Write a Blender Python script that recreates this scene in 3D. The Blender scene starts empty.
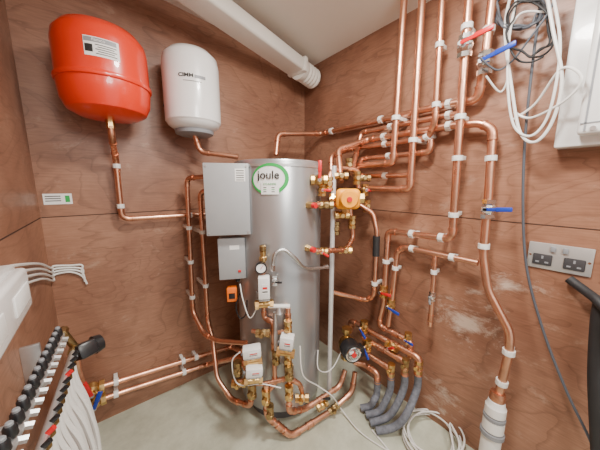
import bpy,bmesh,math,random
from mathutils import Vector,Matrix
random.seed(3)
S=bpy.context.scene; COL=S.collection
sin,cos,pi=math.sin,math.cos,math.pi
V=lambda *a:Vector(a)
# ---------------------------------------------------------------- camera calibration
f=250.0; TH=math.atan(40/250); H=1.10
CAM=V(-1.127,-1.378,H); AZ=math.radians(38.3)
Fw=V(sin(AZ),cos(AZ),0); Rt=V(cos(AZ),-sin(AZ),0); Up=V(0,0,1)
ax=Fw*cos(TH)-Up*sin(TH); upv=Fw*sin(TH)+Up*cos(TH)
def ray(px,py): return Rt*(px-300)+ax*f+upv*(225-py)
LW=-1.32
def Fl(px,py,z=.0):
    d=ray(px,py); return CAM+d*((z-H)/d.z)
def B(px,py,d=.03):
    r=ray(px,py); p=CAM+r*((-d-CAM.y)/r.y)
    return p if p.z>.025 else Fl(px,py,.025)
def Rw(px,py,d=.03):
    r=ray(px,py); p=CAM+r*((-d-CAM.x)/r.x)
    return p if p.z>.025 else Fl(px,py,.025)
def Lw(px,py,d=.03):
    r=ray(px,py); return CAM+r*((LW+d-CAM.x)/r.x)
def Dp(px,py,F):
    r=ray(px,py); return CAM+r*(F/r.dot(Fw))
def Df(px,py,F): return Dp(px,py,F+.07)
CX,CY,CR=-.464,-.372,.203; CB,CT=.06,1.203
def Cy(px,py,off=0):
    r=ray(px,py); R=CR+off; ox,oy=CAM.x-CX,CAM.y-CY
    a=r.x**2+r.y**2; b=2*(ox*r.x+oy*r.y); c=ox*ox+oy*oy-R*R
    D=b*b-4*a*c
    t=(-b-math.sqrt(max(D,0)))/(2*a)
    return CAM+r*t
def mat_face(pos,yaw=0,roll=0,pitch=0,n=None):
    if n is None: z=-Fw.copy()
    else: z=Vector(n).normalized()
    z=Matrix.Rotation(math.radians(yaw),3,'Z')@z
    x=Up.cross(z).normalized(); y=z.cross(x)
    m=Matrix((x,y,z)).transposed()@Matrix.Rotation(math.radians(roll),3,'Z')@Matrix.Rotation(math.radians(pitch),3,'X')
    return Matrix.Translation(pos)@m.to_4x4()
def mat_axis(pos,z,x=None):
    z=Vector(z).normalized()
    h=Vector(x) if x is not None else (V(0,0,1) if abs(z.z)<.9 else V(1,0,0))
    y=z.cross(h).normalized(); xx=y.cross(z)
    return Matrix.Translation(pos)@Matrix((xx,y,z)).transposed().to_4x4()
# ---------------------------------------------------------------- materials
def newmat(name):
    m=bpy.data.materials.new(name); m.use_nodes=True
    return m,m.node_tree,m.node_tree.nodes['Principled BSDF']
def mk(name,col,rough=.5,metal=0,var=.12,scale=18,bump=0,coat=0,rvar=0):
    m,t,b=newmat(name); N=t.nodes; L=t.links
    tc=N.new('ShaderNodeTexCoord'); nz=N.new('ShaderNodeTexNoise'); nz.inputs['Scale'].default_value=scale; nz.inputs['Detail'].default_value=4
    L.new(tc.outputs['Object'],nz.inputs['Vector'])
    r=N.new('ShaderNodeValToRGB'); e=r.color_ramp.elements
    e[0].position=.3; e[1].position=.7
    e[0].color=(*[c*(1-var) for c in col],1); e[1].color=(*[min(1,c*(1+var)) for c in col],1)
    L.new(nz.outputs['Fac'],r.inputs['Fac']); L.new(r.outputs['Color'],b.inputs['Base Color'])
    b.inputs['Roughness'].default_value=rough; b.inputs['Metallic'].default_value=metal
    if rvar:
        mr=N.new('ShaderNodeMapRange'); mr.inputs[1].default_value=.3; mr.inputs[2].default_value=.7; mr.inputs[3].default_value=rough+rvar; mr.inputs[4].default_value=rough-rvar*.5
        L.new(nz.outputs['Fac'],mr.inputs[0]); L.new(mr.outputs[0],b.inputs['Roughness'])
    if coat: b.inputs['Coat Weight'].default_value=coat
    if bump:
        bp=N.new('ShaderNodeBump'); bp.inputs['Strength'].default_value=bump; bp.inputs['Distance'].default_value=.002
        L.new(nz.outputs['Fac'],bp.inputs['Height']); L.new(bp.outputs['Normal'],b.inputs['Normal'])
    return m
def ply(name,rot,seed,patch=False):
    m,t,b=newmat(name); N=t.nodes; L=t.links
    def math_(op,a,c):
        x=N.new('ShaderNodeMath'); x.operation=op
        for i,q in enumerate((a,c)):
            if isinstance(q,(int,float)): x.inputs[i].default_value=q
            else: L.new(q,x.inputs[i])
        return x.outputs[0]
    def ramp(src,stops):
        r=N.new('ShaderNodeValToRGB'); e=r.color_ramp.elements
        e[0].position,e[0].color=stops[0][0],(*stops[0][1],1); e[1].position,e[1].color=stops[1][0],(*stops[1][1],1)
        for p_,c_ in stops[2:]:
            q=e.new(p_); q.color=(*c_,1)
        L.new(src,r.inputs['Fac']); return r.outputs['Color']
    g=N.new('ShaderNodeNewGeometry'); mp=N.new('ShaderNodeMapping')
    L.new(g.outputs['Position'],mp.inputs['Vector'])
    mp.inputs['Rotation'].default_value=rot; mp.inputs['Location'].default_value=(seed,seed*.7,seed*.3)
    def noise(sc,det,scale3=(1,1,1),dist=0,rough=.5):
        m2=N.new('ShaderNodeMapping'); m2.inputs['Scale'].default_value=scale3; L.new(mp.outputs['Vector'],m2.inputs['Vector'])
        n=N.new('ShaderNodeTexNoise'); n.inputs['Scale'].default_value=sc; n.inputs['Detail'].default_value=det; n.inputs['Distortion'].default_value=dist; n.inputs['Roughness'].default_value=rough
        L.new(m2.outputs['Vector'],n.inputs['Vector']); return n.outputs['Fac']
    lo=noise(1.5,3,(1,1,2.0),.9)
    fr=math_('FRACT',math_('MULTIPLY',lo,13.0),0.0)
    fine=noise(30,6,(.5,1,6)); big=noise(2.6,8,(1,1,1),.3,.65); scuff=noise(7,8,(1,1,1.6),.4,.75)
    c1=ramp(big,[(.34,(.265,.122,.075)),(.68,(.44,.23,.145))])
    c2=ramp(fr,[(0,(.50,.45,.41)),(.22,(1,1,1)),(.9,(.9,.88,.86))])
    c3=ramp(fine,[(.3,(.74,.71,.68)),(.65,(1,1,1))])
    def mul(a,c,fac=1,mode='MULTIPLY'):
        x=N.new('ShaderNodeMix'); x.data_type='RGBA'; x.blend_type=mode
        if isinstance(fac,(float,int)): x.inputs[0].default_value=fac
        else: L.new(fac,x.inputs[0])
        L.new(a,x.inputs[6])
        if isinstance(c,tuple): x.inputs[7].default_value=c
        else: L.new(c,x.inputs[7])
        return x.outputs[2]
    c=mul(c1,c2,.55); c=mul(c,c3,.8)
    sc=ramp(scuff,[(.58,(0,0,0)),(.72,(.45,.45,.45))]); c=mul(c,(.54,.37,.27,1),sc,'MIX')
    sp=N.new('ShaderNodeSeparateXYZ'); L.new(g.outputs['Position'],sp.inputs[0])
    c=mul(c,(.90,.88,.87,1),math_('GREATER_THAN',sp.outputs['Z'],.972))
    if patch:
        for (px,py,rad,amt) in ((470,322,.19,.28),(508,285,.11,.2),(440,395,.15,.18)):
            ctr=Rw(px,py,0)
            vm=N.new('ShaderNodeVectorMath'); vm.operation='DISTANCE'; L.new(g.outputs['Position'],vm.inputs[0]); vm.inputs[1].default_value=ctr
            mr=N.new('ShaderNodeMapRange'); mr.inputs[1].default_value=0; mr.inputs[2].default_value=rad; mr.inputs[3].default_value=amt; mr.inputs[4].default_value=0
            L.new(vm.outputs['Value'],mr.inputs[0])
            s_=math_('MULTIPLY',math_('SUBTRACT',math_('ADD',scuff,mr.outputs[0]),.62),4.5)
            cl=N.new('ShaderNodeClamp'); cl.inputs['Max'].default_value=.65; L.new(s_,cl.inputs['Value'])
            gate=N.new('ShaderNodeMapRange'); gate.inputs[1].default_value=rad; gate.inputs[2].default_value=rad*.6; gate.inputs[3].default_value=0; gate.inputs[4].default_value=1; L.new(vm.outputs['Value'],gate.inputs[0])
            c=mul(c,(.68,.56,.46,1),math_('MULTIPLY',cl.outputs[0],gate.outputs[0]),'MIX')
    L.new(c,b.inputs['Base Color']); b.inputs['Roughness'].default_value=.42
    bp=N.new('ShaderNodeBump'); bp.inputs['Strength'].default_value=.08; bp.inputs['Distance'].default_value=.001
    L.new(fine,bp.inputs['Height']); L.new(bp.outputs['Normal'],b.inputs['Normal'])
    return m
M={}
M['plyB']=ply('plywood_back',(0,0,0),0.0); M['plyR']=ply('plywood_right',(0,0,pi/2),3.1,True); M['plyL']=ply('plywood_left',(0,0,pi/2),7.7)
M['copper']=mk('copper',(.78,.42,.28),.33,1,.24,14,rvar=.12)
M['copper2']=mk('copper_fitting',(.66,.33,.21),.4,1,.32,40,rvar=.1)
M['brass']=mk('brass',(.70,.47,.19),.32,1,.2,40)
M['oldbrass']=mk('dull_brass',(.40,.28,.13),.42,1,.25,40)
M['steel']=mk('steel',(.62,.62,.62),.35,.8,.08,30)
M['strut']=mk('pale_metal',(.66,.66,.66),.4,.4,.04,30)
M['satin']=mk('satin_steel',(.50,.50,.49),.38,.5,.05,30)
M['chrome']=mk('chrome',(.8,.8,.8),.15,1,.05)
M['tank']=mk('tank_silver',(.42,.43,.44),.3,.7,.04,3)
M['tankdk']=mk('tank_base',(.12,.12,.13),.5,0)
M['grey']=mk('grey_enamel',(.35,.36,.37),.4,0,.03)
M['greydk']=mk('grey_plastic',(.25,.26,.28),.45,0,.05)
M['insert']=mk('charcoal_plastic',(.05,.05,.055),.4,0,.05)
M['white']=mk('white_plastic',(.80,.79,.76),.35,0,.03)
M['whitem']=mk('white_enamel',(.82,.82,.81),.25,0,.02,coat=.3)
M['ceil']=mk('ceiling_plaster',(.86,.83,.76),.8,0,.04,3,bump=.2)
M['duct']=mk('duct_white',(.80,.78,.72),.4,0,.04,5)
M['red']=mk('red_enamel',(.78,.035,.006),.28,0,.05,4,coat=.4)
M['redp']=mk('red_plastic',(.66,.01,.015),.35,0,.04)
M['bluep']=mk('blue_plastic',(.015,.05,.40),.35,0,.04)
M['orange']=mk('orange_plastic',(.90,.18,.01),.4,0,.05)
M['yellow']=mk('amber_plastic',(1.0,.39,.001),.5,0,.02)
M['black']=mk('black_plastic',(.015,.015,.017),.35,0,.1)
M['rubber']=mk('black_rubber',(.02,.02,.022),.6,0,.1)
M['cableg']=mk('grey_cable',(.08,.09,.11),.5,0,.08)
M['lag']=mk('grey_lagging',(.15,.16,.19),.8,0,.25,70,bump=.8)
M['green']=mk('green_print',(.01,.36,.06),.5,0,.03)
M['ink']=mk('black_print',(.015,.015,.015),.5,0,.03)
M['paper']=mk('paper_label',(.84,.84,.82),.5,0,.02)
M['braid']=mk('braided_steel',(.6,.6,.6),.35,1,.3,300,bump=.6)
M['seam']=mk('seam_dark',(.05,.024,.016),.8,0,.1)
m,t,b=newmat('painted_floor'); N=t.nodes; L=t.links
g=N.new('ShaderNodeNewGeometry'); nz=N.new('ShaderNodeTexNoise'); nz.inputs['Scale'].default_value=3.5; nz.inputs['Detail'].default_value=12; nz.inputs['Roughness'].default_value=.72
L.new(g.outputs['Position'],nz.inputs['Vector']); r=N.new('ShaderNodeValToRGB'); e=r.color_ramp.elements
e[0].position=.36; e[0].color=(.39,.40,.31,1); e[1].position=.62; e[1].color=(.60,.62,.50,1)
L.new(nz.outputs['Fac'],r.inputs['Fac']); L.new(r.outputs['Color'],b.inputs['Base Color'])
rr=N.new('ShaderNodeMapRange'); rr.inputs[3].default_value=.2; rr.inputs[4].default_value=.6; L.new(nz.outputs['Fac'],rr.inputs[0]); L.new(rr.outputs[0],b.inputs['Roughness'])
M['floor']=m
# ---------------------------------------------------------------- mesh builder
ORG={}
class MB:
    def __init__(s,M0=None): s.bm=bmesh.new(); s.M=M0 or Matrix.Identity(4)
    def box(s,c,sz,bev=0,rot=None,seg=2):
        m=Matrix.Translation(Vector(c))
        if rot is not None: m=m@rot.to_4x4()
        r=bmesh.ops.create_cube(s.bm,size=1,matrix=s.M@m@Matrix.Diagonal((*sz,1)))
        if bev:
            ed=list({e for v in r['verts'] for e in v.link_edges})
            bmesh.ops.bevel(s.bm,geom=ed,offset=bev,segments=seg,affect='EDGES',profile=.5)
        return s
    def ring(s,pts): return [s.bm.verts.new(s.M@p) for p in pts]
    def skin(s,rings,closed=False,caps=True):
        n=len(rings[0]); k=len(rings)
        for i in range(k if closed else k-1):
            a=rings[i]; b=rings[(i+1)%k]
            for j in range(n):
                try: s.bm.faces.new((a[j],a[(j+1)%n],b[(j+1)%n],b[j]))
                except ValueError: pass
        if caps and not closed:
            s.bm.faces.new(rings[0][::-1]); s.bm.faces.new(rings[-1])
        return s
    def lathe(s,prof,n=24,Mx=None):
        Mx=Mx or Matrix.Identity(4); rings=[]
        for r,z in prof:
            r=max(r,.0002)
            rings.append(s.ring([Mx@V(r*cos(2*pi*i/n),r*sin(2*pi*i/n),z) for i in range(n)]))
        return s.skin(rings)
    def cyl(s,p0,p1,r0,r1=None,n=16):
        p0=Vector(p0);p1=Vector(p1); L_=(p1-p0).length
        return s.lathe([(r0,0),(r1 if r1 is not None else r0,L_)],n,mat_axis(p0,p1-p0))
    def tube(s,path,r,n=12,closed=False):
        path=[Vector(p) for p in path]; k=len(path); rings=[]
        t0=(path[1]-path[0]).normalized(); h=V(0,0,1) if abs(t0.z)<.9 else V(1,0,0)
        u=t0.cross(h).normalized()
        for i,p in enumerate(path):
            if closed: t=(path[(i+1)%k]-path[i-1]).normalized()
            else: t=(path[min(i+1,k-1)]-path[max(i-1,0)]).normalized()
            u=(u-t*u.dot(t)).normalized(); w=t.cross(u)
            ri=r[i] if isinstance(r,(list,tuple)) else r
            rings.append(s.ring([p+(u*cos(2*pi*j/n)+w*sin(2*pi*j/n))*ri for j in range(n)]))
        return s.skin(rings,closed)
    def build(s,name,mat,parent=None,smooth=True,ang=35):
        me=bpy.data.meshes.new(name); bmesh.ops.recalc_face_normals(s.bm,faces=s.bm.faces)
        if parent is not None: o0=ORG[parent.name]
        else:
            vs=[v.co for v in s.bm.verts]
            o0=V((min(v.x for v in vs)+max(v.x for v in vs))/2,(min(v.y for v in vs)+max(v.y for v in vs))/2,min(v.z for v in vs))
        bmesh.ops.translate(s.bm,verts=s.bm.verts,vec=-o0)
        s.bm.to_mesh(me); s.bm.free()
        if smooth: me.shade_smooth(); me.set_sharp_from_angle(angle=math.radians(ang))
        me.materials.append(mat)
        o=bpy.data.objects.new(name,me); COL.objects.link(o)
        if parent is not None: o.parent=parent
        else: o.location=o0
        ORG[o.name]=o0.copy()
        return o
def tag(o,label=None,cat=None,group=None,kind=None):
    if label:o['label']=label
    if cat:o['category']=cat
    if group:o['group']=group
    if kind:o['kind']=kind
    return o
def thing(name,label,cat,loc,group=None):
    o=bpy.data.objects.new(name,None); COL.objects.link(o); o.empty_display_size=.05
    o.location=loc; ORG[o.name]=Vector(loc); return tag(o,label,cat,group)
def text(name,s,size,Mx,mat,parent,wrap=None,bold=0):
    cu=bpy.data.curves.new(name,'FONT'); cu.body=s; cu.size=size; cu.align_x='CENTER'; cu.align_y='CENTER'; cu.extrude=.0003; cu.offset=bold
    to=bpy.data.objects.new(name+'_src',cu); COL.objects.link(to); bpy.context.view_layer.update()
    dg=bpy.context.evaluated_depsgraph_get(); me=bpy.data.meshes.new_from_object(to.evaluated_get(dg))
    bpy.data.objects.remove(to); o0=ORG[parent.name]
    for v in me.vertices:
        p=wrap(v.co) if wrap else Mx@v.co
        v.co=p-o0
    me.materials.clear(); me.materials.append(mat)
    o=bpy.data.objects.new(name,me); COL.objects.link(o); o.parent=parent; ORG[o.name]=o0; return o
# ---------------------------------------------------------------- paths
def fillet(pts,rad,seg=6):
    pts=[Vector(p) for p in pts]; out=[pts[0]]; bends=[]
    for i in range(1,len(pts)-1):
        a,b,c=pts[i-1],pts[i],pts[i+1]; u=(a-b); w=(c-b)
        ang=u.angle(w) if u.length>1e-6 and w.length>1e-6 else pi
        if ang>pi-.06: out.append(b); continue
        d=min(rad,u.length*.46,w.length*.46); s0=b+u.normalized()*d; s1=b+w.normalized()*d
        st=len(out)
        for k in range(seg+1):
            q=k/seg; out.append(s0*(1-q)**2+b*2*q*(1-q)+s1*q*q)
        if ang<pi-.55: bends.append((st,len(out),u.normalized(),w.normalized()))
    out.append(pts[-1]); return out,bends
def crom(pts,seg=8,closed=False):
    pts=[Vector(p) for p in pts]; n=len(pts); out=[]
    rng=range(n if closed else n-1)
    for i in rng:
        g=lambda k: pts[k%n] if closed else pts[max(0,min(n-1,k))]
        p0,p1,p2,p3=g(i-1),g(i),g(i+1),g(i+2)
        for k in range(seg):
            q=k/seg
            out.append(.5*((2*p1)+(p2-p0)*q+(2*p0-5*p1+4*p2-p3)*q*q+(3*p1-p0-3*p2+p3)*q**3))
    if not closed: out.append(pts[-1])
    return out
NB,NR,NL=V(0,-1,0),V(-1,0,0),V(1,0,0)
def nearest(path,p):
    best=None
    for a,b in zip(path,path[1:]):
        d=b-a
        if d.length<1e-6: continue
        t=max(0,min(1,(p-a).dot(d)/d.length_squared)); q=a+d*t
        if best is None or (q-p).length<best[0]: best=((q-p).length,q,d.normalized())
    return best[1],best[2]
def clip(parent,p,d,n,r,wallgap):
    mb=MB(mat_axis(p,d,n))
    w=.009; ro=r*1.36
    mb.lathe([(r*1.02,-w),(ro,-w),(ro,w),(r*1.02,w)],18)
    mb.box((-(ro+wallgap)/2,0,0),(max(wallgap,.01),r*1.3,w*1.7),.001)
    mb.box((ro*.9,0,0),(r*.5,r*.9,w*2),.001)
    return mb.build('pipe_clip',M['white'],parent)
def run(label,pts,r=.011,clips=(),n=NR,gap=.03,bend=.028,mat='copper',name='copper_pipe',cat='pipe',collars=(),elbows=True):
    path,bends=fillet(pts,bend); root=thing(name,label,cat,path[0])
    MB().tube(path,r).build('tube',M[mat],root)
    if elbows:
        for st,en,u,w in bends:
            sub=path[st:en]; sub=[sub[0]+u*.012]+sub+[sub[-1]+w*.012]
            mb=MB(); mb.tube(sub,r*1.13)
            mb.cyl(sub[0]-u*.004,sub[0]+u*.002,r*1.26); mb.cyl(sub[-1]-w*.004,sub[-1]+w*.002,r*1.26)
            mb.build('elbow_fitting',M['copper2'],root)
    for c in clips:
        q,d=nearest(path,c); clip(root,q,d,n,r,gap)
    for c in collars:
        q,d=nearest(path,c); mb=MB(); mb.cyl(q-d*.016,q+d*.016,r*1.16); mb.cyl(q-d*.016,q-d*.012,r*1.3); mb.cyl(q+d*.012,q+d*.016,r*1.3)
        mb.build('coupling',M['copper2'],root)
    return root
def cable(label,pts,r=.003,mat='white',name='cable',cat='cable',group=None,seg=8):
    o=MB().tube(crom(pts,seg),r,8).build(name,M[mat]); return tag(o,label,cat,group)
def valve(label,p,d,lev,col,r=.012,L_=.06,out=None,lname='lever_handle',body='brass'):
    d=Vector(d).normalized(); root=thing('isolation_valve',label,'valve',p)
    out=Vector(out if out is not None else NR).normalized()
    mb=MB(mat_axis(p,d,out)); k=r
    mb.lathe([(k*1.2,-k*2.6),(k*1.7,-k*2.6),(k*1.7,-k*1.5),(k*1.25,-k*1.4),(k*1.7,-k*.7),(k*1.85,0),(k*1.7,k*.7),(k*1.25,k*1.4),(k*1.7,k*1.5),(k*1.7,k*2.6),(k*1.2,k*2.6)],8)
    mb.cyl((0,0,0),(k*2.6,0,0),k*.7)
    mb.build('valve_body',M[body],root)
    q=p+out*k*2.7
    MB().cyl(q-out*.002,q+out*.006,k*.6,n=6).build('stem_nut',M['steel'],root)
    lev=Vector(lev).normalized(); sd=out.cross(lev).normalized()
    rot=Matrix((lev,sd,out)).transposed()
    mb=MB(Matrix.Translation(q)@rot.to_4x4())
    mb.box((L_*.5-.006,0,.004),(L_,k*.9,.004),.0015)
    mb.box((L_*.72,0,.0045),(L_*.6,k*1.15,.0075),.003)
    mb.build(lname,M[col],root); return root
def fitting(lab,p,dv,k=1.0,port=None,mat='brass'):
    o=thing('brass_fitting',lab,'pipe fitting',p)
    MB().lathe([(.012*k,-.032*k),(.019*k,-.032*k),(.019*k,-.016*k),(.014*k,-.014*k),(.018*k,-.005*k),(.018*k,.005*k),(.014*k,.014*k),(.019*k,.016*k),(.019*k,.032*k),(.012*k,.032*k)],8,mat_axis(p,dv)).build('body',M[mat],o)
    pt=Vector(port if port is not None else -Fw).normalized()
    MB().cyl(p,p+pt*.03*k,.012*k,.010*k,n=6).build('side_port',M[mat],o)
    return o
# ================================================================ ROOM
def struct(name,mb,mat,smooth=False): return tag(mb.build(name,mat,None,smooth),kind='structure')
YF=-2.3; CZ=1.84; SL=.10
struct('floor',MB().box(((LW)/2,YF/2,-.03),(-LW+.2,-YF+.2,.06)),M['floor'])
struct('wall_back',MB().box((LW/2,.03,1.05),(-LW+.12,.06,2.16)),M['plyB'])
struct('wall_right',MB().box((.03,YF/2,1.05),(.06,-YF,2.16)),M['plyR'])
struct('wall_left',MB().box((LW-.03,YF/2,1.05),(.06,-YF,2.16)),M['plyL'])
bm=MB(); x0,x1=LW-.02,.02; 
lo=[V(x0,YF,CZ-SL*x0),V(x1,YF,CZ-SL*x1),V(x1,.02,CZ-SL*x1),V(x0,.02,CZ-SL*x0)]
bm.skin([bm.ring(lo),bm.ring([p+V(0,0,.05) for p in lo])]); struct('ceiling',bm,M['ceil'])
SZ=.975
struct('trim_1',MB().box((LW/2,-.0006,SZ),(-LW-.004,.0012,.003)),M['seam'])
struct('trim_2',MB().box((-.0006,YF/2,SZ-.004),(.0012,-YF-.01,.003)),M['seam'])
struct('trim_3',MB().box((LW+.0006,YF/2,SZ),(.0012,-YF-.01,.003)),M['seam'])
# ================================================================ DUCT
E0=V(-.047,-.128,1.745); S0=V(-.729,-.265,1.824); dd=(S0-E0).normalized()
En=E0+dd*((LW+.01-E0.x)/dd.x)
dt=thing('ventilation_duct','off white flat sided duct under the ceiling ending in a ribbed round connector','duct',E0)
L_=(En-E0).length
Md=mat_axis(E0,dd,V(0,0,1))
MB(Md).box((0,0,L_/2+.06),(.066,.120,L_-.12),.012,seg=3).build('channel',M['duct'],dt)
MB(Md).box((.003,0,.135),(.078,.13,.03),.006).build('joint_sleeve',M['duct'],dt)
pr=[]
for i in range(9): pr+= [(.058 if i%2 else .052,i*.013-.02)]
mb=MB(Md); mb.lathe([(.04,-.02)]+pr+[(.06,.10),(.06,.125),(.04,.126)],32); mb.build('round_connector',M['duct'],dt)
# ================================================================ CYLINDER
cy=thing('hot_water_cylinder','tall silver hot water cylinder with green ringed badge standing in the corner','water cylinder',(CX,CY,0))
TC=Matrix.Translation((CX,CY,0))
MB(TC).lathe([(0,CB),(CR-.015,CB),(CR,CB+.01),(CR,CT-.012),(CR-.004,CT-.003),(CR-.016,CT),(0,CT+.004)],96).build('jacket',M['tank'],cy)
MB(TC).lathe([(0,0),(CR-.035,0),(CR-.035,CB+.002),(0,CB+.002)],48).build('base',M['tankdk'],cy)
MB(TC).lathe([(CR,CT-.03),(CR+.0025,CT-.03),(CR+.0025,CT-.02),(CR,CT-.02)],96).build('top_band',M['steel'],cy)
c0=Cy(270,179); a0=math.atan2(c0.y-CY,c0.x-CX); z0=c0.z
def wr(off):
    def w(p):
        a=a0+p.x/CR; R=CR+off+p.z; return V(CX+R*cos(a),CY+R*sin(a),z0+p.y)
    return w
def wrapped_ellipse(rx,ry,ix,iy,rot,off,mat,nm,hole=True,sh=(0,0)):
    mb=MB(); w=wr(off); n=64; cr,sr=cos(rot),sin(rot)
    P=lambda x,y: V(x*cr-y*sr,x*sr+y*cr,0)
    if hole:
        o=[mb.bm.verts.new(w(P(rx*cos(2*pi*k/n),ry*sin(2*pi*k/n)))) for k in range(n)]
        i_=[mb.bm.verts.new(w(P(ix*cos(2*pi*k/n)+sh[0],iy*sin(2*pi*k/n)+sh[1]))) for k in range(n)]
        for k in range(n): mb.bm.faces.new((o[k],o[(k+1)%n],i_[(k+1)%n],i_[k]))
    else:
        m=24; prev=None
        for k in range(m+1):
            x=-rx+2*rx*k/m; y=ry*math.sqrt(max(0,1-(x/rx)**2))+1e-4
            cur=(mb.bm.verts.new(w(P(x,-y))),mb.bm.verts.new(w(P(x,y))))
            if prev: mb.bm.faces.new((prev[0],cur[0],cur[1],prev[1]))
            prev=cur
    return mb.build(nm,mat,cy)
wrapped_ellipse(.071,.057,0,0,.12,.0015,M['paper'],'badge',hole=False)
wrapped_ellipse(.075,.061,.064,.050,.12,.0028,M['green'],'badge_ring',sh=(-.005,.001))
text('badge_name','joule',.044,None,M['ink'],cy,wrap=lambda p:wr(.0045)(V(p.x-.006,p.y+.015,p.z)),bold=.0004)
mb=MB(); w=wr(.0036)
for i in range(6):
    x_=-.036+.0118*i
    mb.bm.faces.new([mb.bm.verts.new(w(V(*q,0))) for q in ((x_,-.060),(x_+.0118,-.060),(x_+.0118,-.012),(x_,-.012))])
mb.build('rating_label',M['paper'],cy)
text('badge_subtitle','CYLINDERS',.010,None,M['green'],cy,wrap=lambda p:wr(.0045)(V(p.x-.001,p.y-.020,p.z)))
for k in range(3):
    mb=MB(); w=wr(.0045)
    mb.bm.faces.new([mb.bm.verts.new(w(V(*q,0))) for q in ((-.026,-.035-k*.008),(.018,-.035-k*.008),(.018,-.032-k*.008),(-.026,-.032-k*.008))]); mb.build('print_line',M['green' if k%2 else 'ink'],cy)
for (x,y) in ((308,205),(307,248)):
    p=Cy(x,y); n_=V(p.x-CX,p.y-CY,0).normalized()
    o=MB().cyl(p-n_*.004,p+n_*.03,.016,.013,n=6).build('boss',M['brass'],cy)
    MB().cyl(p+n_*.03,p+n_*.046,.012,.011).build('red_cap',M['redp'],o)
def ctrlbox(name,label,pos,w,h,d,yaw):
    Mx=mat_face(pos,yaw); root=thing(name,label,'control box',pos)
    MB(Mx).box((0,0,-d/2-.006),(w,h,d-.012),.004).build('case',M['grey'],root)
    MB(Mx).box((0,0,-.004),(w+.003,h+.003,.012),.003).build('lid',M['grey'],root)
    return root,Mx
r_,Mx=ctrlbox('control_box','large light grey control box on the left side of the silver cylinder',Dp(227.5,200,1.0),.170,.284,.10,12)
MB(Mx).box((.052,.098,.0025),(.040,.05,.001)).build('sticker',M['paper'],r_)
for k in range(5): MB(Mx).box((.052,.115-k*.009,.0033),(.030,.0028,.0006)).build('print_line',M['ink'],r_)
for sx in (-1,1):
    for sy in (-1,1): MB(Mx).cyl((sx*.076,sy*.132,.001),(sx*.076,sy*.132,.004),.004).build('screw',M['steel'],r_)
MB(Mx).box((.05,0,-.12),(.03,.2,.06)).build('bracket',M['steel'],r_)
r_,Mx=ctrlbox('switch_box','small grey box with red lamp below the large control box',Dp(232,259,1.03),.108,.178,.065,12)
MB(Mx).box((.030,-.055,.003),(.012,.010,.005),.001).build('red_lamp',M['redp'],r_)
MB(Mx).box((.012,.05,.0025),(.04,.018,.001)).build('sticker',M['paper'],r_)
MB(Mx).cyl((.02,-.088,-.02),(.02,-.108,-.02),.009).build('cable_gland',M['black'],r_)
r_,Mx=ctrlbox('thermostat','small orange and black thermostat below the grey boxes',Dp(232,295,1.03),.040,.06,.038,12)
for c in r_.children:
    c.data.materials.clear(); c.data.materials.append(M['orange'])
MB(Mx).box((0,-.004,.003),(.026,.026,.002),.001).build('face',M['black'],r_)
cable('thin black cable curling from orange thermostat up to the switch box',[Dp(240,283,1.02),Dp(241,290,1.0),Dp(236,306,1.0),Dp(240,318,1.0),Dp(246,314,1.0),Dp(247,300,1.01)],.003,'black')
# ================================================================ EXPANSION VESSELS
def curved_label(base,R,az,z,w,h,mat,parent,nm,off=.0008):
    mb=MB(); n=12; lo=[];hi=[]
    for i in range(n+1):
        a=az+(i/n-.5)*w/R
        lo.append(mb.bm.verts.new(base+V((R+off)*cos(a),(R+off)*sin(a),z-h/2))); hi.append(mb.bm.verts.new(base+V((R+off)*cos(a),(R+off)*sin(a),z+h/2)))
    for i in range(n): mb.bm.faces.new((lo[i],lo[i+1],hi[i+1],hi[i]))
    return mb.build(nm,mat,parent)
vb=B(110,120,.165)
rv=thing('expansion_vessel','large glossy red expansion vessel high on the back wall','expansion vessel',vb)
TV=Matrix.Translation(vb)
MB(TV).lathe([(0,.0),(.045,.0),(.09,.007),(.12,.024),(.134,.055),(.138,.095),(.138,.11)],56).build('lower_shell',M['red'],rv)
MB(TV).lathe([(.138,.108),(.143,.11),(.145,.117),(.143,.124),(.138,.126)],56).build('clamp_ring',M['red'],rv)
MB(TV).lathe([(.138,.124),(.138,.232),(.133,.26),(.112,.287),(.07,.303),(0,.308)],56).build('upper_shell',M['red'],rv)
az=math.atan2(CAM.y-vb.y,CAM.x-vb.x)-.0
curved_label(vb,.138,az,.190,.092,.056,M['paper'],rv,'label')
curved_label(vb,.138,az-.02,.209,.084,.013,M['greydk'],rv,'logo_strip',.0014)
text('label_text','flamco',.013,None,M['paper'],rv,wrap=lambda q:V(vb.x+(.1402+q.z)*cos(az-.05+q.x/.138),vb.y+(.1402+q.z)*sin(az-.05+q.x/.138),vb.z+.209+q.y))
curved_label(vb,.138,az-.24,.184,.02,.022,M['ink'],rv,'logo_square',.0016)
for k in range(5): curved_label(vb,.138,az+.08,.196-k*.0065,.055-.012*(k%2),.0022,M['ink'],rv,'print_line',.0016)
MB().cyl(vb-V(0,0,.03),vb+V(0,0,.002),.014,n=6).build('nipple',M['brass'],rv)
MB().box((vb.x,-.014,vb.z+.15),(.05,.028,.18),.002).build('wall_bracket',M['steel'],rv)
wb=B(195,136,.14)
wv=thing('expansion_vessel','smaller white expansion vessel with dark base hanging beside the red one','expansion vessel',wb)
TW=Matrix.Translation(wb)
MB(TW).lathe([(.112,.05),(.117,.056),(.117,.285),(.111,.318),(.086,.343),(.048,.354),(0,.356)],48).build('shell',M['whitem'],wv)
MB(TW).lathe([(0,.014),(.05,.015),(.086,.025),(.107,.04),(.113,.052)],48).build('lower_dome',M['whitem'],wv)
MB(TW).lathe([(0,0),(.066,.0),(.08,.006),(.083,.02),(0,.026)],40).build('base_flange',M['greydk'],wv)
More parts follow.
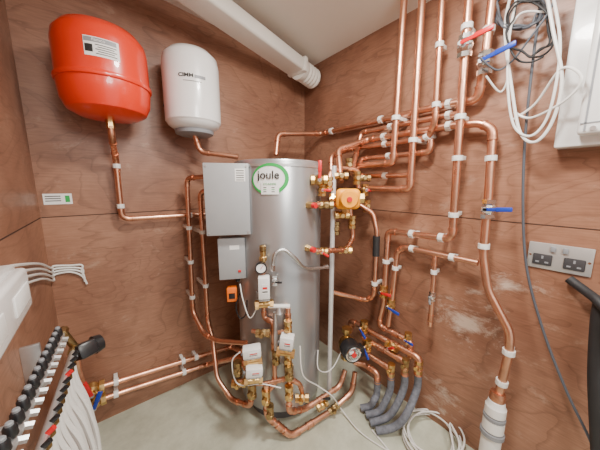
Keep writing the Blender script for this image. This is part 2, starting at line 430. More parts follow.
az2=math.atan2(CAM.y-wb.y,CAM.x-wb.x)+.05
text('brand_text','CIMM',.019,None,M['ink'],wv,wrap=lambda q:V(wb.x+(.1182+q.z)*cos(az2-.22+q.x*1.2/.117),wb.y+(.1182+q.z)*sin(az2-.22+q.x*1.2/.117),wb.z+.214+q.y),bold=.0006)
curved_label(wb,.117,az2+.24,.213,.044,.012,M['greydk'],wv,'side_print')
curved_label(wb,.117,az2-.02,.194,.07,.002,M['ink'],wv,'print_line')
MB().box((wb.x,-.014,wb.z+.17),(.04,.028,.2),.002).build('wall_bracket',M['steel'],wv)
run('short copper elbow leading from white vessel base to the cylinder',[wb+V(0,0,.002),B(200,152,.14),Dp(238,157,1.22)],.011,collars=[B(199,145,.14)])
tag(MB().cyl(B(166,106,0),B(166,106,.03),.012).build('wall_plug',M['black']),'small black plug sticking out of wall between the two vessels','plug')
# ================================================================ BACK WALL PIPES
def bp(d,*q): return [B(x,y,d) for x,y in q]
def rp(d,*q): return [Rw(x,y,d) for x,y in q]
run('copper pipe dropping from red vessel and turning right along back wall',[vb-V(0,0,.01),vb-V(0,0,.06),B(116,160,.05),B(122,219,.05),B(207,214,.05),B(232,213,.05)],.0105,bp(.05,(118,166),(123,206),(190,215)),NB,.04,.03)
run('left copper riser looping beside the grey control box',[Dp(212,176,1.15),B(187,178,.1),B(193,312,.1),Dp(204,334,1.12),Dp(218,341,1.06),Dp(246,343,.97)],.0105,bp(.1,(187,228),(190,262),(192,297)),NB,.09)
run('inner copper riser standing between control box and the left riser',[Dp(212,190,1.2),B(200,192,.14),B(208,322,.16),Dp(213,340,1.12),Dp(217,378,1.04),Dp(232,400,.99),Dp(251,406,.93),Dp(251,376,.90)],.0105,bp(.14,(202,232),(204,285)),NB,.13)
run('upper of two long copper pipes crossing low on the back wall',[B(90,390,.06),B(200,356,.06),B(232,347,.06),Dp(243,352,.98)],.012,bp(.06,(116,382),(183,361),(196,357)),NB,.05)
run('lower of two long copper pipes crossing low on the back wall',[B(92,403,.06),B(116,394,.06),B(206,365,.06),Dp(240,357,1.02),Dp(247,370,.97)],.012,bp(.06,(116,394),(184,370)),NB,.05)
# ================================================================ FRONT OF CYLINDER
def zone(label,x,y,F,w=.06,h=.045,yaw=0,roll=0):
    p=Df(x,y,F); Mx=mat_face(p,yaw,roll); root=thing('zone_valve',label,'valve',p)
    MB(Mx).box((0,0,0),(w,h,.045),.005).build('actuator_head',M['whitem'],root)
    MB(Mx).box((w*.08,0,.023),(w*.55,h*.45,.001)).build('sticker',M['paper'],root)
    MB(Mx).box((w*.08,h*.05,.0238),(w*.4,h*.1,.0006)).build('print_line',M['redp'],root)
    MB(Mx).box((w*.08,-h*.12,.0238),(w*.45,h*.05,.0006)).build('print_line',M['ink'],root)
    MB(Mx).box((0,-h*.55,-.004),(w*.9,.004,.05),.001).build('base_plate',M['steel'],root)
    mb=MB(Mx); mb.cyl((0,-h*.55,0),(0,-h*.55-.022,0),.012); mb.cyl((-.028,-h*.55-.024,0),(.028,-h*.55-.024,0),.0135)
    mb.cyl((-.036,-h*.55-.024,0),(-.022,-h*.55-.024,0),.018,n=6); mb.cyl((.022,-h*.55-.024,0),(.036,-h*.55-.024,0),.018,n=6)
    mb.build('brass_body',M['brass'],root)
    MB(Mx).box((-w*.5-.004,-h*.2,0),(.008,.006,.012),.001).build('manual_lever',M['greydk'],root)
    return root
zone('upright white zone valve head on the cylinder front below the pressure gauge',264,287,.86,.045,.088,8)
zone('white zone valve head left of centre, upper of the pair',252,351,.84,.072,.038,10,4)
zone('white zone valve head right beside the central brass riser',287,341,.84,.055,.05,-6,-6)
zone('lowest white zone valve head, tilted, near the cylinder foot',254,370,.82,.066,.037,14,-5)
p=Df(261,268,.87); Mx=mat_face(p,10); gr=thing('pressure_gauge','small round black rimmed pressure gauge on brass stem','gauge',p)
MB(Mx).lathe([(0,-.014),(.022,-.014),(.023,.0),(.023,.006),(.019,.006),(.019,.003),(0,.003)],28).build('case',M['black'],gr)
MB(Mx).lathe([(0,.0032),(.0185,.0032),(.0185,.004),(0,.004)],28).build('dial',M['paper'],gr)
MB(Mx).box((.003,.004,.0048),(.0016,.018,.001),0,Matrix.Rotation(-.6,3,'Z')).build('needle',M['redp'],gr)
p=Df(263,256,.9); pr=thing('relief_valve','brass pressure relief valve standing above the round gauge','valve',p)
MB().lathe([(.010,-.06),(.010,-.02),(.016,-.018),(.016,-.004),(.011,0),(.013,.012),(.013,.02),(.009,.022)],16,Matrix.Translation(p)).build('body',M['brass'],pr)
MB().lathe([(.012,.022),(.014,.024),(.014,.042),(.010,.045),(0,.045)],12,Matrix.Translation(p)).build('cap',M['oldbrass'],pr)
run('short copper riser behind the upright zone valve',[Df(263,262,.92),Df(264,318,.92),Df(273,322,.9),Df(275,384,.87),Df(266,392,.86)],.0095,collars=[Df(274,345,.9)],bend=.016)
run('straight central copper riser down the cylinder front',[Df(288,308,.91),Df(289,365,.88),Df(289,404,.86)],.0105,collars=[Df(288,318,.9),Df(289,362,.88)])
tag(MB().cyl(Df(275,312,.89),Df(276,350,.87),.0085).build('discharge_pipe',M['steel']),'straight grey metal discharge pipe hanging under the funnel plate','pipe')
run('small copper cross pipe between the two central risers',[Df(252,331,.92),Df(274,333,.9),Df(289,331,.9)],.009,collars=[Df(262,332,.91)])
run('small copper tee pipe joining lowest zone valve to the central riser',[Df(240,381,.86),Df(262,384,.86),Df(289,378,.87),Df(300,384,.88),Df(303,396,.9)],.009,bend=.016,collars=[Df(277,381,.87)])
p=Df(279,306,.86); Mx=mat_face(p,0); tg=thing('tundish','slim white plastic funnel plate set crosswise above the central risers','tundish',p)
MB(Mx).box((0,0,0),(.088,.009,.022),.003).build('top_plate',M['white'],tg)
MB(Mx).lathe([(.008,.002),(.012,.022),(.016,.03)],18,Matrix.Rotation(pi/2,4,'X')).build('cup',M['steel'],tg)
for (x,y,F,lab,dv,k,mt) in ((288,327,.87,'brass strainer body high on the central riser',Up,.9,'brass'),(289,372,.85,'brass check valve midway down the central riser',Up,1.0,'oldbrass'),(289,392,.85,'brass drain body near the bottom of central riser',Up,.95,'brass'),(252,390,.84,'brass union beneath the lowest zone valve',Up,1.0,'oldbrass'),
    (266,396,.85,'brass tee at the foot of the left central riser',Up,1.0,'brass'),(263,333,.88,'brass union on the cross pipe left of the central riser',Rt,.9,'oldbrass'),(239,383,.86,'brass elbow body left of the lowest zone valve',Rt,.9,'brass'),(276,357,.87,'brass coupling between the white zone valve heads',Up,.9,'oldbrass'),(302,398,.88,'brass cock right of the cylinder foot drain',Rt,.9,'brass'),
    (288,358,.86,'bright brass nut just under the right zone valve head',Up,.9,'brass'),(238,368,.84,'dull brass joint left of the lowest zone valve head',Up,.9,'oldbrass'),(270,411,.85,'dull brass joint on the low pipe at the cylinder foot',Up,.9,'oldbrass')):
    fitting(lab,Df(x,y,F),dv,k,-Fw-Rt*.2,mt)
q=crom([Df(273,266,.88),Df(275,254,.88),Df(284,250,.89),Df(295,258,.9),Df(306,268,.95),Df(328,267,1.03)],8)
hs=thing('filling_hose','braided silver filling hose arching right across the cylinder front','hose',q[0])
MB().tube(q,.007,12).build('braid',M['braid'],hs)
MB().cyl(q[0]-V(0,0,.02),q[0]+V(0,0,.004),.010,n=6).build('nut',M['chrome'],hs); MB().cyl(q[-1]-Rt*.02,q[-1],.010,n=6).build('nut',M['chrome'],hs)
valve('small chrome filling valve with black lever under the braided hose',Df(275,280,.9),Up,Rt,'black',.008,.03,-Fw,body='chrome')
run('low copper pipe bending round the cylinder foot toward the pump',[Df(266,384,.85),Df(267,416,.86),Df(291,436,.86),Df(331,411,.98),Df(352,392,1.04),Df(355,372,1.07)],.0125,collars=[Df(279,427,.86),Df(310,424,.91)])
run('second low copper pipe crossing right from central riser',[Df(289,401,.86),Df(289,412,.86),Df(305,409,.93),Df(340,386,1.04),Df(345,370,1.07)],.0115,collars=[Df(318,400,1.0)])
valve('copper lever valve lying low between cylinder foot and the pump',Df(322,405,.97),Df(340,393,1.02)-Df(322,405,.97),Rt,'black',.011,.04,Up)
fitting('brass tee on the low pipe right of the cylinder foot',Df(334,408,.98),Df(340,403,1.0)-Df(331,411,.98),.9,None,'oldbrass')
cable('thin white cable looping from central risers over the floor to the right',[Df(300,346,.9),Df(303,375,.88),Df(318,386,.95),Df(332,396,.95),Df(342,410,.98),Fl(358,430,.01),Fl(380,446,.006),Fl(400,456,.006)],.0028)
cable('thin white cable curling from the left zone valves down to the floor pipes',[Df(240,352,.83),Df(232,362,.83),Df(238,384,.83),Df(262,384,.82),Df(281,388,.82)],.0025)
cable('white cable hanging from grey box to the upright zone valve',[Df(240,284,.93),Df(243,300,.9),Df(250,318,.88),Df(258,305,.87)],.0025)
cable('thin white cable rising from the pump to the cylinder side',[Df(341,352,1.06),Df(334,366,1.04),Df(326,372,1.02),Df(318,368,1.0),Df(318,350,1.05)],.0025)
# ================================================================ RIGHT OF CYLINDER
tag(MB().cyl(Dp(334,166,1.15),Dp(329,392,1.12),.0115).build('support_strut',M['strut']),'straight silver metal strut standing upright just right of cylinder','strut')
valve('brass valve with upright red lever at the top right of cylinder',Dp(319,180,1.06),Rt,Up,'redp',.013,.075,-Fw)
valve('small red knobbed brass valve just below the upright red lever',Dp(322,190,1.08),Up,Rt,'redp',.010,.035,-Fw)
run('copper pipe from upper jacket pocket to the brass valves',[Cy(311,205,.02),Dp(331,204,1.08),Dp(340,206,1.14)],.0105,collars=[Dp(322,204,1.05)])
run('copper pipe leaving lower jacket pocket and rising to the amber valve',[Cy(310,248,.02),Dp(318,251,1.04),Dp(346,250,1.15),Dp(353,237,1.2),Dp(350,208,1.2)],.0105,collars=[Dp(330,251,1.1),Dp(346,248,1.15)],bend=.02)
valve('brass valve with small red lever on the lower jacket pipe',Dp(322,251,1.05),Rt,Dp(340,262,1.0)-Dp(322,251,1.03),'redp',.009,.03,-Fw)
p=Dp(348,199,1.07); Mx=mat_face(p,-2); yv=thing('mixing_valve','amber rounded valve head amid copper pipes right of cylinder','valve',p)
MB(Mx).box((0,0,-.004),(.104,.088,.045),.021,seg=5).build('head',M['yellow'],yv)
MB(Mx).lathe([(0,.016),(.040,.016),(.040,.032),(.033,.042),(0,.042)],28).build('round_face',M['yellow'],yv)
MB(Mx).lathe([(0,.041),(.012,.041),(.010,.048),(0,.048)],18).build('centre_knob',M['redp'],yv)
mb=MB(Mx); mb.cyl((-.065,-.0,-.055),(.075,-.0,-.055),.018); mb.cyl((.056,0,-.055),(.078,0,-.055),.024,n=6); mb.cyl((-.075,0,-.055),(-.056,0,-.055),.024,n=6); mb.cyl((0,-.065,-.055),(0,0,-.055),.02,n=6); mb.build('brass_body',M['brass'],yv)
for (x,y,F,dv,lab,mt) in ((341,176,1.15,Rt,'brass tee fitting above the amber valve head','oldbrass'),(357,178,1.2,Up,'brass reducer right above the amber valve','brass'),(336,228,1.15,Up,'brass union on the pipe below the amber valve','oldbrass'),
   (329,184,1.1,Up,'brass check valve between red lever valve and silver strut','brass'),(349,165,1.22,Up,'brass coupling on the copper loop above the amber valve','oldbrass'),(367,206,1.28,Up,'brass nut below right of the amber valve head','brass'),(352,222,1.18,Up,'brass reducer directly beneath the amber valve','brass'),(326,205,1.06,Rt,'brass union on the upper jacket pocket pipe','oldbrass'),
   (342,215,1.12,Rt,'brass elbow tucked under the left side of the amber head','brass'),(364,178,1.26,Rt,'dull brass joint right of the brass reducer over the amber head','oldbrass'),(345,250,1.15,Rt,'brass joint at the corner of the lower jacket pipe','brass')):
    fitting(lab,Dp(x,y,F),dv,.95,None,mt)
valve('brass valve with red cap lever just right of amber head',Dp(365,190,1.25),Up,Rt,'redp',.011,.03,-Fw)
run('short copper pipe from brass tee up beside the silver strut',[Dp(329,190,1.12),Dp(330,172,1.16),Dp(343,168,1.2),Dp(358,170,1.22),Dp(358,188,1.22)],.0105,bend=.02,collars=[Dp(350,169,1.21)])
def lvl(x0_,y0_,x1_,d):
    a=Rw(x0_,y0_,d); return a,V(a.x,Rw(x1_,y0_,d).y,a.z)
a1,b1=lvl(449,126,368,.045)
run('wide copper pipe arching over amber valve then down the right wall to drain',[Dp(341,182,1.15),Dp(338,150,1.24),b1,a1,Rw(480,123,.045),Rw(493,129,.045),Rw(488,200,.045),Rw(483,255,.05),Rw(488,290,.06),Rw(510,332,.07),Rw(509,352,.07),Rw(498,398,.07)],.0135,[a1,a1.lerp(b1,.75)]+rp(.045,(494,158),(484,246),(508,348),(502,378)),NR,.03,.026)
a2,b2=lvl(449,104,322,.035)
run('copper pipe across the upper right wall dropping behind cylinder',[Dp(276,155,1.42),Dp(278,134,1.45),b2,a2,Rw(478,100,.035),Rw(485,60,.06),Rw(494,-14,.06)],.0135,[a2,a2.lerp(b2,.42),a2.lerp(b2,.88)]+rp(.06,(489,30),),NR,.02,.03)
a3,b3=lvl(449,115,362,.04)
run('copper pipe second from top on the right wall ending at the wide riser',[Dp(352,172,1.22),V(b3.x-.03,b3.y,Dp(354,150,1.3).z),b3,a3,Rw(459,114,.05)],.0115,[a3,a3.lerp(b3,.6)],NR,.03,.022)
a4,b4=lvl(428,138,352,.045)
run('copper pipe fourth from top rising left of the wide riser',[Dp(331,182,1.2),Dp(331,156,1.25),b4,a4,Rw(435,122,.075),Rw(443,-14,.085)],.011,[a4.lerp(b4,.5),a4]+rp(.08,(434,105),(440,45)),NR,.04,.024)
a5,b5=lvl(430,152,362,.045)
run('copper pipe fifth from top in the stack of level pipes on the right wall',[Dp(354,176,1.24),b5,a5,V(a5.x,a5.y,a5.z+.05)],.0115,[a5.lerp(b5,.55)],NR,.03,.022)
run('copper pipe with right hand top valve turning low to the left',[Rw(470,-14,.085),Rw(460,120,.085),Rw(452,239,.06),Rw(388,231,.05),Rw(384,302,.06),Rw(380,318,.07)],.0135,rp(.07,(466,30),(461,118),(460,158),(455,215),(440,238),(410,234),(385,262)),NR,.05,.03)
a6,b6=lvl(393,163,357,.10)
run('leftmost copper drop from the ceiling ending at the brass valves',[Rw(405,-14,.10),V(-.10,a6.y,a6.z),b6],.0135,rp(.10,(396,118),),NR,.09,.024)
a7,b7=lvl(410,189,362,.10)
run('second copper drop from the ceiling turning left beneath the others',[Rw(423,-14,.10),V(-.10,a7.y,a7.z),b7],.0135,rp(.10,(414,140),),NR,.09,.024)
a8,b8=lvl(408,175,365,.055)
run('short level copper pipe between the two ceiling drops',[Dp(352,174,1.25),b8,a8],.0115,[a8.lerp(b8,.5)],NR,.045,.02)
run('copper pipe from amber valve running down behind black lagging',[Dp(360,205,1.25),Rw(373,213,.08),Rw(377,232,.08),Rw(374,296,.08),Rw(366,300,.08),Dp(332,292,1.2)],.0115,rp(.08,(376,284),),NR,.06,.025)
tag(MB().tube([Rw(376.5,236,.08),Rw(376,256,.08)],.017,14).build('pipe_lagging',M['rubber']),'short black foam sleeve round the pipe right of cylinder','lagging')
run('level copper pipe clipped at mid height on the right wall',[Rw(478,263,.05),Rw(404,247,.05),Rw(397,252,.05),Rw(392,300,.06),Rw(388,326,.08)],.0115,rp(.05,(412,248),(452,257),(396,268)),NR,.035,.03)
run('short dropped copper branch below the mid height level pipe',[Rw(435,255,.05),Rw(432,300,.05),Rw(430,326,.05)],.0095,rp(.05,(434,272),),NR,.035,collars=rp(.05,(431,318),(435,262)))
valve('chrome lever valve on the short dropped branch',Rw(432,296,.05),Up,Up*-1+V(0,-.2,0),'greydk',.008,.03,NR,body='chrome')
valve('lever valve with long red handle high on the right wall',Rw(465,47,.085),Up,Rw(494,31,.12)-Rw(465,45,.11),'redp',.014,.095,NR,body='chrome')
valve('lever valve with long blue handle high on the right wall',Rw(485,64,.06),Up,Rw(518,46,.11)-Rw(485,62,.09),'bluep',.014,.095,NR,body='chrome')
valve('blue handled lever valve on the outer pipe above the socket height',Rw(488,209,.045),Up,Rw(516,209,.09)-Rw(488,209,.09),'bluep',.013,.075,NR,body='chrome')
valve('red handled valve between lagging and mid height pipe',Rw(384,291,.06),Up,Rw(396,294,.1)-Rw(384,291,.1),'redp',.012,.06,NR)
valve('blue handled valve right of the red handled one',Rw(391,305,.06),Up,Rw(408,315,.1)-Rw(391,305,.1),'bluep',.012,.065,NR)
p=Dp(352,352,1.10); pu=thing('circulation_pump','black circulation pump with round front among copper elbows','pump',p); Mx=mat_face(p,12)
MB(Mx).lathe([(0,-.05),(.04,-.05),(.048,-.04),(.048,.01),(.044,.02),(0,.022)],32).build('motor_housing',M['black'],pu)
MB(Mx).lathe([(.03,.0215),(.034,.024),(.038,.0215)],32).build('front_ring',M['chrome'],pu)
MB(Mx).lathe([(0,.0215),(.012,.0215),(.012,.028),(0,.028)],20).build('dial',M['redp'],pu)
MB(Mx).box((-.012,.012,.0225),(.022,.014,.002),.001).build('display',M['paper'],pu)
MB(Mx).box((.046,-.01,-.02),(.04,.05,.05),.005).build('terminal_box',M['black'],pu)
mb=MB(Mx); mb.lathe([(0,-.085),(.04,-.08),(.045,-.06),(.045,-.05),(0,-.05)],28); mb.cyl((0,-.08,-.07),(0,.08,-.07),.016); mb.cyl((0,.065,-.07),(0,.085,-.07),.026,n=8); mb.cyl((0,-.085,-.07),(0,-.065,-.07),.026,n=8)
mb.build('volute',M['brass'],pu)
def low(lab,a,bx,d,bot,r,drop=None,cols=()):
    P0=Rw(a[0],a[1],d); P1=V(P0.x,Rw(bx,a[1],d).y,P0.z); P2=V(P0.x,P1.y-.002,Rw(bx,bot,d).z)
    top=P0+V(0,0,drop) if drop else P0+V(-.03,.04,0)
    run(lab,[top,P0,P1,P2],r,bend=.02,collars=[P0.lerp(P1,c) for c in cols]+[P1.lerp(P2,.75)])
    return P2
T1=low('highest level copper run low on the right wall feeding the rightmost lagged pipe',(351,321),422,.09,378,.0145,-.06,(.3,.7))
T2=low('second level copper run low on the right wall feeding a lagged pipe',(362,337),407,.12,376,.0135,.075,(.5,))
T3=low('third level copper run low on the right wall feeding a lagged pipe',(364,352),392,.15,378,.013,.07,())
T4=low('lowest short copper run beside the pump feeding the innermost lagged pipe',(364,364),378,.17,382,.013,None,())
run('level copper pipe just above the other low runs on the right wall',[Rw(380,316,.07),Rw(380,326,.07),V(-.07,Rw(412,330,.07).y,Rw(380,326,.07).z),V(-.07,Rw(412,330,.07).y,Rw(380,326,.07).z-.08)],.0125,bend=.02,collars=rp(.07,(396,332),))
fitting('dull brass tee midway along highest low copper run',T1+V(0,.14,.06),V(0,1,0),.9,Up,'oldbrass')
fitting('bright brass joint at the end of highest low copper run',T1+V(0,.0,.045),Up,.95,NR,'brass')
fitting('dull brass joint above the second lagged pipe',T2+V(0,0,.05),Up,.9,NR,'oldbrass')
fitting('bright brass joint above the third lagged pipe',T3+V(0,0,.04),Up,.9,NR,'brass')
valve('blue handled valve standing on the second low run beside the pump',Rw(364,330,.12)+V(0,0,.02),Up,V(-.3,-1,-.5),'bluep',.012,.055,NR)
valve('blue handled valve over the third low run',Rw(368,345,.15),Up,V(-.2,-1,-1.2),'bluep',.011,.055,NR)
valve('red handled valve over the middle of the low copper runs',Rw(392,346,.12),V(0,1,0),V(-.3,-.7,.6),'redp',.011,.05,NR)
valve('blue handled valve at the right end of the low copper runs',Rw(408,338,.07),Up,V(-.2,-1,.1),'bluep',.010,.045,NR)
for lab,T,pts in (('rightmost thick grey lagged pipe curving down to the floor',T1,[Fl(406,415,.10),Fl(394,427,.04),Fl(376,431,.022)]),
  ('second thick grey lagged pipe curving down to the floor',T2,[Fl(395,408,.09),Fl(386,418,.04),Fl(370,423,.022)]),
  ('third thick grey lagged pipe curving down to the floor',T3,[Fl(384,404,.08),Fl(378,412,.04),Fl(366,415,.022)]),
  ('innermost thick grey lagged pipe near the pump',T4,[Fl(374,400,.08),Fl(370,406,.04),Fl(361,408,.022)])):
    tag(MB().tube(crom([T+V(0,0,.004),T-V(0,0,.07)]+pts,8),.0158,14).build('lagged_pipe',M['lag']),lab,'pipe')
p0=Rw(498,392,.07); p1=Rw(489,452,.09); d=(p1-p0).normalized()
dc=thing('drain_coupling','white plastic waste coupling with grey seals at the foot of the outer copper pipe','pipe fitting',p1)
MB(mat_axis(p0,d)).lathe([(.014,0),(.022,.0),(.024,.01),(.024,.03),(.014,.032)],20).build('top_nut',M['copper2'],dc)
MB(mat_axis(p0,d)).lathe([(.02,.03),(.025,.034),(.028,.05),(.032,.055),(.032,.085),(.026,.09)],24).build('adaptor',M['white'],dc)
MB(mat_axis(p0,d)).lathe([(.028,.09),(.034,.092),(.034,.102),(.028,.104)],24).build('seal_ring',M['greydk'],dc)
MB(mat_axis(p0,d)).lathe([(.028,.104),(.033,.106),(.033,.145),(.028,.15)],24).build('socket',M['white'],dc)
MB(mat_axis(p0,d)).lathe([(.028,.15),(.037,.152),(.037,.166),(.028,.17)],24).build('seal_ring',M['greydk'],dc)
MB().cyl(p0+d*.168,V((p0+d*.3).x,(p0+d*.3).y,0.0),.031,n=24).build('waste_pipe',M['white'],dc)
# ================================================================ SOCKET
pc=Rw(558.5,258,0); Mx=mat_face(pc,n=NR); sk=thing('double_socket','brushed steel double wall socket with black inserts on the right wall','socket',pc)
MB(Mx).box((0,0,.003),(.146,.086,.006),.002).build('face_plate',M['satin'],sk)
for sx in (-1,1):
    o=MB(Mx).box((sx*.036,-.012,.0065),(.046,.036,.003),.003).build('insert',M['insert'],sk)
    for (hx,hy,w_,h_) in ((0,.008,.005,.010),(-.011,-.008,.009,.005),(.011,-.008,.009,.005)):
        MB(Mx).box((sx*.036+hx,-.012+hy,.0083),(w_,h_,.001)).build('pin_hole',M['greydk'],o)
    MB(Mx).box((sx*.014,.026,.0085),(.012,.018,.006),.002).build('rocker_switch',M['greydk'],sk)
    MB(Mx).cyl((sx*.066,0,.005),(sx*.066,0,.0068),.0035).build('screw',M['chrome'],sk)
# ================================================================ CONSUMER UNIT
pc=Rw(556,150,0); zb=pc.z; ya=pc.y
cu_=thing('consumer_unit','large white electrical enclosure at the upper right edge of wall','electrical box',(-.05,ya-.2,zb))
MB().box((-.03,ya-.21,zb+.20),(.06,.42,.40),.006).build('back_case',M['whitem'],cu_)
MB().box((-.078,ya-.225,zb+.20),(.036,.36,.35),.012,seg=3).build('front_cover',M['whitem'],cu_)
MB().box((-.1,ya-.235,zb+.21),(.012,.26,.15),.005).build('window_flap',M['grey'],cu_)
MB().box((-.0965,ya-.06,zb+.20),(.002,.004,.33)).build('seam',M['greydk'],cu_)
MB().box((-.0965,ya-.2,zb+.055),(.002,.3,.003)).build('seam',M['greydk'],cu_)
for zz in (.04,.36):
    MB().cyl((-.094,ya-.075,zb+zz),(-.099,ya-.075,zb+zz),.006).build('screw',M['steel'],cu_)
# ================================================================ CABLES upper right
def loop(cx,cy_,rx,ry,d,turns,jit,off=0):
    pts=[]
    for i in range(int(turns*12)):
        a=off+2*pi*i/12; k=1+random.uniform(-jit,jit)+.06*sin(i*.7)
        pts.append(Rw(cx+rx*k*cos(a),cy_+ry*k*sin(a),d+.012*sin(i*1.3)))
    return pts
cable('coil of dark grey cable hanging at the top of right wall',loop(518,8,24,20,.05,4.3,.12),.0035,'cableg','cable_coil','cable coil')
cable('coil of thinner black cable tangled among the grey coil',loop(530,30,22,28,.07,3.2,.15,1),.0028,'rubber','cable_coil','cable coil')
cable('white cable looping widely below the dark coils',[Rw(512,-10,.06),Rw(505,30,.06),Rw(512,90,.07),Rw(520,132,.08),Rw(535,142,.09),Rw(552,122,.09),Rw(562,80,.1),Rw(553,30,.09),Rw(546,-10,.08)],.0042)
cable('second white cable making a small flat loop beside the enclosure',[Rw(512,120,.05),Rw(535,104,.06),Rw(560,70,.1),Rw(578,72,.12),Rw(580,85,.12),Rw(560,104,.1),Rw(530,118,.06),Rw(514,112,.05)],.0035)
cable('third white cable running just inside the widest white loop',[Rw(518,-10,.07),Rw(509,40,.07),Rw(508,90,.075),Rw(514,126,.08),Rw(530,136,.09),Rw(546,120,.09),Rw(556,84,.1),Rw(560,40,.09),Rw(552,-10,.08)],.0035)
cable('long dark grey cable hanging down the right wall past the socket',[Rw(543,-12,.05),Rw(533,60,.05),Rw(525,140,.04),Rw(523,210,.03),Rw(527,270,.03),Rw(543,330,.04),Rw(566,390,.05),Rw(590,440,.06),Rw(600,470,.06)],.0038,'cableg')
cable('grey cable crossing from valves up to the coils',[Rw(480,58,.12),Rw(497,70,.08),Rw(513,60,.07),Rw(530,38,.08),Rw(550,10,.08),Rw(556,-10,.08)],.003,'cableg')
cable('white cable draped from blue handled valve to grey coil',[Rw(486,76,.1),Rw(500,92,.06),Rw(508,76,.06),Rw(507,40,.06),Rw(520,14,.06),Rw(545,12,.06)],.003)
tag(MB().tube(crom([Rw(569,279,.012),Rw(577,285,.02),Rw(588,293,.04),Rw(600,303,.07),Rw(614,322,.09),Rw(620,360,.1)],8),.013,14).build('flexible_hose',M['rubber']),'thick black flexible hose poking out of wall below the socket','hose')
tag(MB().tube(crom([Rw(604,300,.04),Rw(600,320,.05),Rw(597,370,.06),Rw(598,410,.07),Rw(601,470,.08)],8),.019,14).build('flexible_hose',M['rubber']),'thickest dark hose running straight down the lower right edge','hose')
# ================================================================ FLOOR COIL
pts=[]; c=Fl(438,440,.006)
for i in range(84):
    a=2*pi*i/14; k=.10+.032*sin(i*.43)
    pts.append(V(c.x+k*1.15*cos(a)+.02*sin(i*.21),c.y+k*sin(a)+.014*sin(i*.33),.006+.0007*i))
pts+=[V(c.x-.1,c.y-.1,.03),V(c.x-.22,c.y-.05,.006),Fl(372,430,.006)]
cable('loose coil of white cable lying on the floor below lagged pipes',pts,.0036,'white','cable_coil','cable coil',seg=4)
# ================================================================ WALL LABEL
p=B(58,199,.001); Mx=mat_face(p,n=NB); lb=thing('wall_label','small white printed label stuck on back wall beneath the red vessel','label',p)
MB(Mx).box((0,0,0),(.084,.042,.0016)).build('backing',M['paper'],lb)
for k in range(3): MB(Mx).box((-.014,.011-k*.009,.001),(.045,.0035,.0006)).build('print_line',M['ink'],lb)
MB(Mx).box((.028,.0,.001),(.014,.026,.0006)).build('green_mark',M['green'],lb)
# ================================================================ LEFT WIRING BOX
YE=-.625
wbx=thing('wiring_centre','white wiring box fixed to the left wall above the manifold','electrical box',(LW+.03,-.8,.84))
MB().box((LW+.020,YE-.2,.892),(.040,.40,.098),.008).build('back_case',M['whitem'],wbx)
MB().box((LW+.048,YE-.205,.894),(.022,.37,.084),.008,seg=3).build('cover',M['whitem'],wbx)
for k in range(2): MB().box((LW+.0595,YE-.09-.16*k,.892),(.002,.10,.036),.0008).build('lid_panel',M['paper'],wbx)
for k in range(4): MB().cyl((LW+.020,YE-.005,.866+k*.018),(LW+.020,YE+.014,.866+k*.018),.0075).build('cable_gland',M['greydk'],wbx)
for k in range(4):
    z=.866+k*.018
    tip=B(87-2*k,284-k*4.6+(k%2)*2,.012)
    pth=crom([V(LW+.020,YE+.01,z),V(LW+.012,YE+.10,z-.006),V(LW+.010,-.22,(z+B(46,283-k*4.2,.01).z)/2),V(LW+.012,-.035,B(48,280-k*4.2,.01).z),B(54,275-k*3.0,.012),B(70,272-k*2.2,.010),B(82,276-k*3.6,.010),tip],8)
    tag(MB().tube(pth,.0038,8).build('cable',M['white']),'white cable leaving the wiring box along the left and back walls','cable','white cables from the wiring box')
# ================================================================ MANIFOLD
A=V(-1.255,-.48,.685); Z=V(-1.284,-.86,.685); ud=(Z-A).normalized()
LO=V(.018,0,-.062)
mf=thing('heating_manifold','dark metal underfloor heating manifold with a row of knobs on left wall','manifold',(A+Z)/2-V(0,0,.05))
MB().cyl(A-ud*.03,Z+ud*.1,.008,n=20).build('upper_rail',M['steel'],mf)
MB().cyl(A-ud*.03+LO,Z+ud*.1+LO,.008,n=20).build('lower_rail',M['steel'],mf)
MB().cyl(A-ud*.05,A-ud*.02,.013,n=8).build('end_nut',M['oldbrass'],mf)
MB().cyl(A-ud*.05+LO,A-ud*.02+LO,.013,n=8).build('end_nut',M['oldbrass'],mf)
for k in (0.12,.85): 
    p=A.lerp(Z,k); MB().box((LW+.018,p.y,p.z-.035),(.036,.010,.12),.002).build('bracket',M['steel'],mf)
for i in range(13):
    p=A+ud*(.004+i*.030)
    o=MB(Matrix.Translation(p)).lathe([(.005,0),(.005,.008),(.008,.010),(.0095,.013),(.0088,.028),(.007,.031),(0,.031)],14).build('valve_knob',M['black'],mf)
    MB(Matrix.Translation(p)).lathe([(0,.030),(.0055,.030),(.0055,.035),(.004,.037),(0,.037)],12).build('actuator_cap',M['greydk'],o)
    MB().cyl(p,p+V(.017,0,-.006),.0068,n=6).build('side_nut',M['steel'],mf)
    q=p+LO
    MB().cyl(q,q+V(.015,0,.012),.0055,n=8).build('flow_gauge',M['redp' if i%6==3 else 'black'],mf)
    MB().cyl(q-V(0,0,.008),q-V(0,0,.026),.0085,n=6).build('pipe_nut',M['oldbrass'],mf)
    s_=.005*(i%2)
    e1=V(p.x+.018,p.y,p.z-.085)
    cable('white plastic heating pipe dropping from the manifold to the floor',[e1,e1+V(.003,.0,-.05),e1+V(.018+s_,.006,-.14),e1+V(.024+s_*1.5,.012,-.28),e1+V(.012,.02,-.58)],.0072,'white','heating_pipe','pipe','white heating pipes under the manifold')
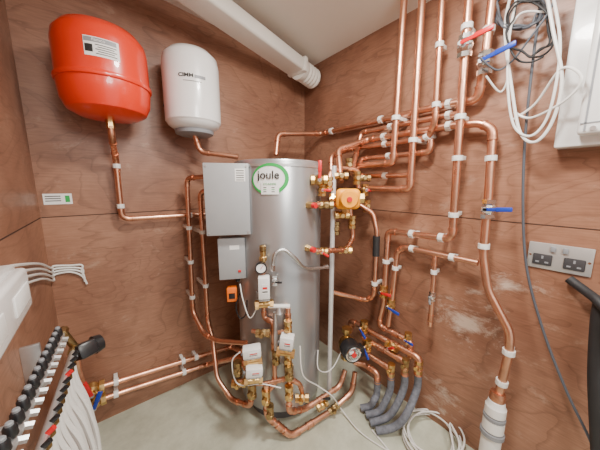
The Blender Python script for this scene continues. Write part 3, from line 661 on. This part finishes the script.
for i,(x,y,F) in enumerate(((73,396,.68),(65,399,.65))):
    p=Dp(x,y,F); mb=MB(mat_axis(p,V(.005,.0,-1))); pr=[]
    for k in range(int(p.z/.008)): pr.append((.0150 if k%2 else .0112,k*.008))
    mb.lathe(pr,18); tag(mb.build('corrugated_sleeve',M['white']),('right hand' if i==0 else 'left hand')+' white corrugated sleeve standing below the manifold end','sleeve')
p=Dp(84,350,.68); Mx=mat_face(p,-25,25); pm=thing('manifold_pump','black angular pump head at the end of the manifold','pump',p)
MB(Mx).box((0,0,0),(.072,.044,.048),.008).build('electronics_housing',M['black'],pm)
MB(Mx).lathe([(0,-.05),(.024,-.045),(.028,-.025),(0,-.015)],24).build('motor',M['black'],pm)
MB(Mx).box((.01,.0,.0245),(.024,.016,.003),.001).build('control_panel',M['greydk'],pm)
MB().cyl(p-Rt*.02,A-ud*.04,.010,n=12).build('union',M['oldbrass'],pm)
run('short copper link from manifold end down to the upper long wall pipe',[A-ud*.04+LO,Dp(78,372,.74),B(83,384,.10),B(90,390,.06)],.010,bend=.02)
run('second short copper link from manifold foot to the lower long wall pipe',[Dp(76,388,.74),B(83,402,.10),B(92,403,.06)],.010,bend=.02)
valve('red handled brass valve at the left end of the upper low wall pipe',B(92,389,.085),B(100,387,.06)-B(90,390,.06),V(-.2,-.2,1),'redp',.016,.085,NB)
valve('blue handled brass valve at the left end of the lower low wall pipe',B(94,402,.085),B(104,398,.06)-B(92,403,.06),V(.35,-.1,.9),'bluep',.016,.08,NB)
# ================================================================ LIGHT
def area(loc,size,power,rot=(0,0,0),col=(1,.95,.88)):
    l=bpy.data.lights.new('lamp','AREA'); l.shape='DISK'; l.size=size; l.energy=power; l.color=col
    o=bpy.data.objects.new('lamp',l); COL.objects.link(o); o.location=loc; o.rotation_euler=rot; return o
area((-.62,-1.05,1.86),.2,23)
area((-.85,-2.0,1.8),.5,21,(math.radians(35),0,math.radians(-20)))
w=bpy.data.worlds.new('world'); S.world=w; w.use_nodes=True
bg=w.node_tree.nodes['Background']; bg.inputs[0].default_value=(1,.98,.95,1); bg.inputs[1].default_value=1.08
# ================================================================ CAMERA
cd=bpy.data.cameras.new('camera'); cam=bpy.data.objects.new('camera',cd); COL.objects.link(cam)
cd.sensor_width=36; cd.lens=f/600*36; cd.clip_start=.02
cam.matrix_world=Matrix.Translation(CAM)@Matrix((Rt,upv,-ax)).transposed().to_4x4()
S.camera=cam
